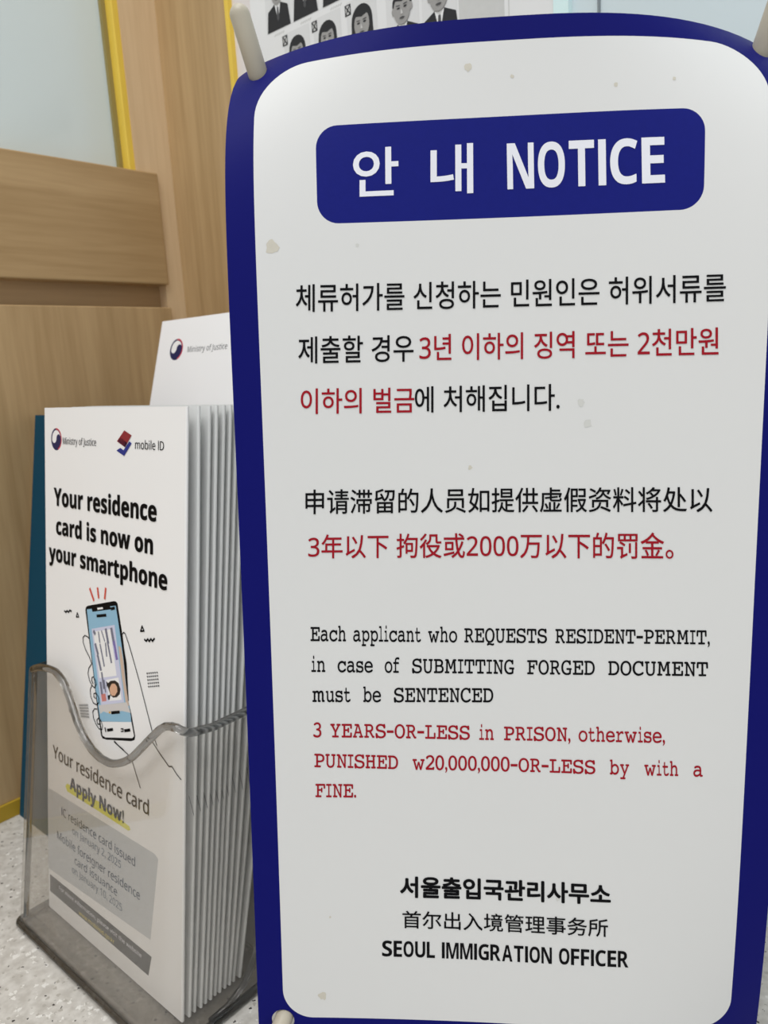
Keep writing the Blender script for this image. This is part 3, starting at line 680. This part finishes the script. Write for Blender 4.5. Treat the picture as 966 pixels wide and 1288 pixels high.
LEAF_SHAPES = [
    ('hi','p',[(15.95,61.97),(17.5,63.51),(42.35,64.35),(64.82,62.31),(65.66,61.2),(64.0,60.37),(42.37,60.42),(17.49,60.14)]),
    ('box','p',[(0.17,54.88),(2.1,56.44),(81.62,58.16),(83.95,57.03),(79.2,24.63),(0.5,20.48)]),
    ('bar','p',[(1.72,18.35),(80.0,18.53),(77.96,10.25),(1.68,10.8)]),
    ('k','p',[(33.06,138.14),(33.44,139.28),(34.67,140.06),(54.13,144.99),(55.69,145.05),(56.72,144.48),(60.25,133.04),(63.34,119.87),(64.04,109.88),(66.44,104.94),(68.84,97.74),(68.37,96.22),(66.14,95.13),(48.35,90.7),(45.8,90.47),(44.69,91.28),(41.86,101.51),(38.05,118.17)]),
    ('blue','p',[(34.2,138.58),(37.96,139.44),(38.43,138.32),(51.98,141.53),(51.53,142.62),(55.44,143.49),(57.66,136.25),(60.76,124.85),(62.99,113.33),(65.77,104.76),(66.14,102.31),(44.2,96.75),(41.09,107.17),(37.08,124.78)]),
    ('tan','p',[(57.3,128.77),(59.1,128.67),(60.77,123.92),(62.29,115.94),(64.56,108.16),(62.9,106.81),(59.55,118.1)]),
    ('sand','p',[(42.97,102.76),(63.04,108.94),(65.76,105.68),(59.68,104.83),(51.86,101.64),(46.46,101.22),(44.18,99.67)]),
    ('white','p',[(44.29,96.68),(66.3,102.36),(68.02,97.6),(66.96,96.52),(47.89,91.44),(45.79,91.59)]),
    ('lav','p',[(37.81,131.6),(54.64,136.17),(61.35,108.52),(44.81,103.32)]),
    ('white','p',[(39.12,130.74),(51.6,133.98),(56.11,117.33),(43.64,113.58)]),
    ('pink','p',[(44.78,107.57),(48.04,108.59),(48.78,105.89),(45.53,104.85)]),
    ('white','p',[(48.64,113.99),(57.42,116.92),(59.64,109.03),(50.93,106.42)]),
    ('hair','p',[(49.1,112.42),(51.76,114.37),(54.83,115.26),(57.44,114.82),(58.75,112.79),(58.34,110.82),(56.19,109.13),(53.57,108.35),(51.8,108.78)]),
    ('skin','p',[(51.07,111.45),(52.65,113.48),(54.84,113.99),(56.33,113.16),(56.6,111.34),(54.88,109.42),(52.68,108.89),(51.35,109.62)]),
    ('k','p',[(48.73,113.53),(49.99,113.11),(49.11,110.99),(48.92,112.38)]),
    ('k','p',[(49.58,108.24),(51.8,109.01),(51.1,106.94),(50.03,106.68)]),
    ('white','p',[(42.12,140.51),(46.2,141.42),(46.39,140.74),(42.4,139.79)]),
    ('gold','p',[(50.51,102.25),(51.49,102.6),(51.85,101.93),(50.79,101.56)]),
    ('gr',1.6,[(52.48,134.14),(54.27,129.11)]),
    ('pr',1.6,[(54.27,129.57),(56.23,123.9)]),
    ('gr',1.5,[(48.5,133.18),(50.05,128.76)]),
    ('gr',1.1,[(49.69,128.69),(52.4,121.69)]),
    ('gr',0.9,[(48.27,127.94),(49.02,123.35)]),
    ('gr',0.7,[(45.36,132.13),(47.64,128.76)]),
    ('gr',0.8,[(43.09,131.23),(44.02,127.58)]),
    ('gr',0.9,[(44.3,126.68),(47.25,119.17)]),
    ('gr',1.4,[(40.81,126.0),(42.49,122.96)]),
    ('gr',1.4,[(42.5,122.0),(44.72,117.19)]),
    ('gr',1.4,[(39.68,130.84),(40.42,130.26)]),
    ('gr',1.1,[(45.46,115.91),(46.95,110.49)]),
    ('gr',1.4,[(44.57,111.86),(45.51,108.22)]),
    ('gr',0.8,[(47.11,113.4),(48.22,109.35)]),
    ('k',1.1,[(42.14,137.37),(48.46,138.73)]),
    ('k',1.1,[(52.41,141.83),(54.59,142.47)]),
    ('k',1.1,[(52.74,102.35),(57.97,103.97)]),
    ('k',1.1,[(49.67,94.78),(53.23,96.04)]),
    ('k',1.1,[(61.89,97.92),(65.25,99.11)]),
    ('k',0.8,[(47.87,95.06),(48.33,93.98)]),
    ('k',0.5,[(59.33,97.92),(60.78,98.32),(60.79,97.38),(59.33,96.98)]),
    ('red',1.1,[(36.81,146.95),(39.62,143.07)]),
    ('red',1.1,[(42.54,148.03),(43.29,144.69)]),
    ('red',1.1,[(48.48,148.77),(47.79,145.06)]),
    ('k',0.42,[(36.13,127.51),(34.71,127.97),(32.8,128.1),(31.36,127.09),(31.36,125.12),(33.29,122.56),(36.16,120.21),(37.86,118.13)]),
    ('k',0.42,[(37.86,117.88),(35.7,115.71),(35.04,113.6),(36.19,110.91),(38.56,109.25),(40.43,108.96),(41.35,110.63),(40.88,111.98),(39.48,113.12),(38.07,112.56),(37.89,111.3),(39.02,110.34)]),
    ('k',0.42,[(37.9,109.34),(36.68,107.34),(37.16,104.75),(39.05,102.76),(41.39,102.61),(43.24,103.8),(43.23,105.74),(41.37,107.23),(39.51,106.54),(39.51,105.32),(40.92,104.93)]),
    ('k',0.42,[(41.87,101.02),(40.0,100.65),(38.6,99.21),(39.08,96.88),(40.96,94.92),(43.3,93.58),(45.59,93.96),(46.04,95.54),(44.66,97.36),(42.81,97.61),(41.7,96.58),(42.36,95.29),(44.21,95.54)]),
    ('k',0.42,[(59.59,131.07),(60.07,133.7),(61.08,134.57),(62.09,134.3),(64.46,131.1),(67.84,125.41),(72.0,118.17),(76.11,110.14),(80.33,102.04),(82.94,98.43)]),
    ('k',0.42,[(60.26,132.12),(61.14,128.61),(62.88,123.45),(63.63,116.25),(64.29,109.94)]),
    ('k',0.42,[(54.59,91.97),(57.23,91.1),(61.12,90.42)]),
    ('k',0.42,[(54.49,91.56),(66.16,89.12),(72.4,79.59)]),
    ('k',0.42,[(79.02,99.6),(85.76,95.47),(90.45,93.05),(92.27,93.61),(95.02,91.76),(97.55,90.72)]),
    ('k',0.7,[(16.44,134.98),(17.67,134.68),(18.69,135.5),(19.7,135.02),(20.91,136.02),(22.12,135.83)]),
    ('k',0.7,[(74.96,134.57),(76.07,134.26),(77.0,135.14),(77.94,134.53),(79.01,135.62),(79.95,135.01),(81.17,136.12)]),
    ('k',0.5,[(26.87,136.03),(26.09,134.22),(28.05,134.56),(26.87,136.03)]),
    ('k',0.6,[(73.31,139.07),(72.38,137.12),(74.6,137.62),(73.31,139.07)]),
    ('k',0.5,[(20.98,97.78),(19.66,96.42),(19.96,94.45),(21.49,94.33),(22.8,95.43),(22.7,97.44),(20.98,97.78)]),
    ('k',0.5,[(76.55,122.79),(76.95,122.79)]),
    ('k',0.5,[(77.81,123.14),(78.2,123.14)]),
    ('k',0.5,[(79.05,123.48),(79.44,123.48)]),
    ('k',0.5,[(80.29,123.82),(80.67,123.82)]),
    ('k',0.5,[(81.52,124.16),(81.9,124.15)]),
    ('k',0.5,[(82.74,124.49),(83.12,124.49)]),
    ('gr2',0.7,[(28.29,99.09),(34.79,100.82)]),
    ('k',0.5,[(76.81,121.65),(77.2,121.64)]),
    ('k',0.5,[(78.06,121.99),(78.45,121.99)]),
    ('k',0.5,[(79.3,122.34),(79.69,122.34)]),
    ('k',0.5,[(80.54,122.68),(80.92,122.68)]),
    ('k',0.5,[(81.77,123.02),(82.15,123.02)]),
    ('k',0.5,[(82.99,123.36),(83.37,123.36)]),
    ('gr2',0.7,[(28.58,98.06),(34.99,99.68)]),
    ('k',0.5,[(77.06,120.5),(77.46,120.5)]),
    ('k',0.5,[(78.31,120.85),(78.7,120.85)]),
    ('k',0.5,[(79.55,121.2),(79.94,121.2)]),
    ('k',0.5,[(80.79,121.54),(81.17,121.54)]),
    ('k',0.5,[(82.02,121.89),(82.4,121.89)]),
    ('k',0.5,[(83.23,122.23),(83.62,122.23)]),
    ('gr2',0.7,[(28.88,97.03),(35.18,98.54)]),
    ('k',0.5,[(77.32,119.35),(77.71,119.35)]),
    ('k',0.5,[(78.56,119.71),(78.95,119.71)]),
    ('k',0.5,[(79.8,120.06),(80.19,120.06)]),
    ('k',0.5,[(81.04,120.41),(81.42,120.41)]),
    ('k',0.5,[(82.26,120.76),(82.65,120.75)]),
    ('k',0.5,[(83.48,121.1),(83.86,121.1)]),
    ('gr2',0.7,[(29.18,96.0),(35.38,97.4)]),
    ('k',0.5,[(77.57,118.2),(77.96,118.21)]),
    ('k',0.5,[(78.82,118.56),(79.21,118.56)]),
    ('k',0.5,[(80.06,118.92),(80.44,118.92)]),
    ('k',0.5,[(81.29,119.27),(81.67,119.27)]),
    ('k',0.5,[(82.51,119.62),(82.9,119.62)]),
    ('k',0.5,[(83.73,119.97),(84.11,119.97)]),
    ('gr2',0.7,[(29.47,94.97),(35.57,96.26)]),
    ('logor','p',[(61.48,207.63),(66.32,205.98),(62.08,201.67),(56.58,203.66)]),
    ('logon','p',[(56.24,200.33),(58.81,201.38),(61.01,200.57),(64.93,203.85),(66.36,203.12),(61.39,198.55)]),
    ('logok','p',[(57.32,203.68),(59.14,205.08),(63.5,203.25),(62.08,201.67)]),
]
# lettering of the front leaflet in millimetres: words, left, right, baseline, capital height
LEAF_TEXT = [
    ('Your residence', 8.5, 82.1, 177.0, 6.9, 'ink', 'b'), ('card is now on', 10.1, 79.9, 165.45, 6.6, 'ink', 'b'), ('your smartphone', 3.8, 88.7, 154.2, 6.6, 'ink', 'b'),
    ('Ministry of Justice', 16.1, 41.8, 201.6, 2.6, 'g', 's'), ('mobile ID', 68.6, 86.4, 201.3, 3.0, 'ink', 's'),
    ('Your residence card', 5.7, 78.0, 71.2, 5.4, 'ink', 's'), ('Apply Now!', 20.0, 61.2, 62.2, 5.0, 'n', 'b'),
    ('IC residence card issued', 12.8, 69.1, 48.4, 3.5, 'n', 's'), ('on January 2, 2025', 21.8, 59.2, 43.7, 3.0, 'n2', 's'),
    ('Mobile foreigner residence', 8.8, 72.3, 36.8, 3.5, 'n', 's'), ('card issuance', 23.6, 56.5, 31.6, 3.3, 'n', 's'), ('on January 10, 2025', 21.3, 60.0, 27.0, 3.0, 'n2', 's'),
    ('For more information, please visit the website', 10.2, 73.5, 15.0, 1.7, 'letter_white', 's'), ('www.mobileid.go.kr', 26.8, 54.5, 11.4, 1.8, 'y', 's')]
def emblem(mb, cx_, cz_, r, fn_at):
    """Round swirl emblem: navy ring and comma with a white hook and a red edge."""
    def circ(x, z, rr, n=28, a0=0, a1=2 * math.pi): return [(x + rr * math.cos(a0 + (a1 - a0) * i / (n - 1)), z + rr * math.sin(a0 + (a1 - a0) * i / (n - 1))) for i in range(n)]
    mb.poly(circ(cx_, cz_, r)[:-1], 'logo_n', fn_at(1))
    ar = circ(cx_, cz_, r, 20, -math.radians(70), math.radians(95)) + list(reversed(circ(cx_, cz_, r * .86, 20, -math.radians(70), math.radians(95))))
    mb.poly(ar, 'logo_r', fn_at(2))
    mb.poly(circ(cx_, cz_ + .02 * r, r * .80)[:-1], 'paper', fn_at(3))
    low = circ(cx_, cz_, r * .84, 24, -math.pi * .93, math.pi * .08) + list(reversed(circ(cx_ + .40 * r, cz_ + .02 * r, r * .42, 14, 0, math.pi)))[::-1][:0]
    body = circ(cx_, cz_, r * .84, 26, math.radians(170), math.radians(370))
    s1 = circ(cx_ + .42 * r, cz_ + .06 * r, r * .40, 14, 0, math.pi)
    s2 = circ(cx_ - .40 * r, cz_ + .08 * r, r * .42, 14, 0, -math.pi)
    mb.poly(body + s1[1:] + s2[1:-1], 'logo_n', fn_at(4))

LEAN = [(.1200, .1486), (.1228, .1530), (.1251, .1576), (.1277, .1603), (.1298, .1636), (.1320, .1663), (.1342, .1692), (.1361, .1720), (.1385, .1765), (.1405, .1820), (.1425, .1888), (.1452, .1965)]
ORD = ['', 'second', 'third', 'fourth', 'fifth', 'sixth', 'seventh', 'eighth', 'ninth', 'tenth', 'eleventh']
def place_leaf(o, i):
    b, t = LEAN[i]
    a = math.atan2(t - b, .213)
    o.location = (-.3128 + [0, .0002, -.0001, .0002, 0, .0001, -.0002, .0001, 0, .0002, 0, .0003][i], b, .0034)
    o.rotation_euler = (-a, 0, 0)
def build_leaflets():
    mb = MB(); H = .2145
    sag = leaflet_mesh(mb, H, 'paper', .00013, 0)
    def at(lv): return lambda x, z: (x / 1000, sag(max(0, min(H, (z - 3.4) / 1000 * 1.0097))) - .00013 - .00001 * (lv + 1), (z - 3.4) / 1000 * 1.0097)
    lv = 1
    cm = dict(k='ink', blue='sky', white='paper', red='coral', logor='logo_d', logon='logo_b', logok='logo_n')
    for col, kind, pts in LEAF_SHAPES:
        lv = min(lv + .35, 16)
        pts = [(max(.3, min(98.6, x)), z) for x, z in pts]
        if kind == 'p': mb.poly(pts, cm.get(col, col), at(lv))
        else: mb.stroke(pts, kind, cm.get(col, col), at(lv))
    for s, x0, x1, y, h, key, st in LEAF_TEXT:
        put_text(mb, s, [(x0, y + h), (x1, y + h), (x1, y), (x0, y)], key, st, at(17), True, 0, .016 if st == 'b' and h > 6 else .010 if h > 4.5 else 0, lambda k: at(17 + .5 * k))
    emblem(mb, 10.5, 203.4, 4.4, at)
    o = mb.build('leaflet'); place_leaf(o, 0)
    tag(o, 'front white leaflet with a phone drawing and bold black words, in the clear holder', 'leaflet', 'leaflets in the clear holder')
    mb = MB(); leaflet_mesh(mb, H, 'paper_b')
    # end of the printed line that runs over the fold
    for z0, z1, x in ((.0810, .0745, LW - .0012),):
        mb.add([(LW - .0018, -.0002, z0), (LW - .0018, -.0002, z0 - .0006), (LW + .0002, .0005, z1 - .0006), (LW + .0002, .0005, z1)], [(0, 1, 2, 3)], 'g')
    p = mb.build('leaflet'); place_leaf(p, 1)
    tag(p, 'plain white leaflet edge right behind the front leaflet with phone drawing', 'leaflet', 'leaflets in the clear holder')
    for i in range(2, len(LEAN)):
        q = p.copy(); COL.objects.link(q); place_leaf(q, i)
        q['label'] = ('rearmost white leaflet of the stack in the clear holder' if i == len(LEAN) - 1 else
                      'white leaflet edge, %s behind the front leaflet in the clear holder' % ORD[i])
build_leaflets()

# tall white leaflet leaning at the back
def build_tall():
    mb = MB(); H = .2657; Wd = .148; t = .0009
    a = math.atan(.31)
    P = rrect(0, Wd, 0, H, (.0006,) * 4, 3); n = len(P)
    mb.add([(x, 0, z) for x, z in P] + [(x, t, z) for x, z in P], [tuple(range(n)), tuple(reversed(range(n, 2 * n)))] + [(i, i + n, (i + 1) % n + n, (i + 1) % n) for i in range(n)], 'card')
    at = lambda lv: (lambda x, z: (x / 1000, -.00001 - .00001 * lv, z / 1000))
    s = 1 / math.cos(a) * 1000
    emblem(mb, 16.7, .2386 * s, 5.6, at)
    y = .2367 * s
    put_text(mb, 'Ministry of Justice', [(26.6, y + 2.9), (58.6, y + 2.9), (58.6, y), (26.6, y)], 'g', 's', at(4), True)
    o = mb.build('tall_leaflet'); o.location = (-.3588, .1610, .0002); o.rotation_euler = (-a, 0, 0)
    tag(o, 'taller white leaflet with round emblem leaning behind the leaflet stack', 'leaflet')
build_tall()
def build_teal():
    mb = MB(); H = .213; Wd = .078
    for y in (0, .0006, .0012): mb.box((0, y, 0), (Wd, y + .0005, H), 'teal')
    mb.box((0, 0, 0), (.0012, .0017, H), 'teal', .0004)
    a = math.atan(.185)
    o = mb.build('booklet'); o.location = (-.4005, .1462, .0003); o.rotation_euler = (-a, 0, 0)
    tag(o, 'dark teal booklet standing between the oak wall and the clear holder', 'booklet')
build_teal()
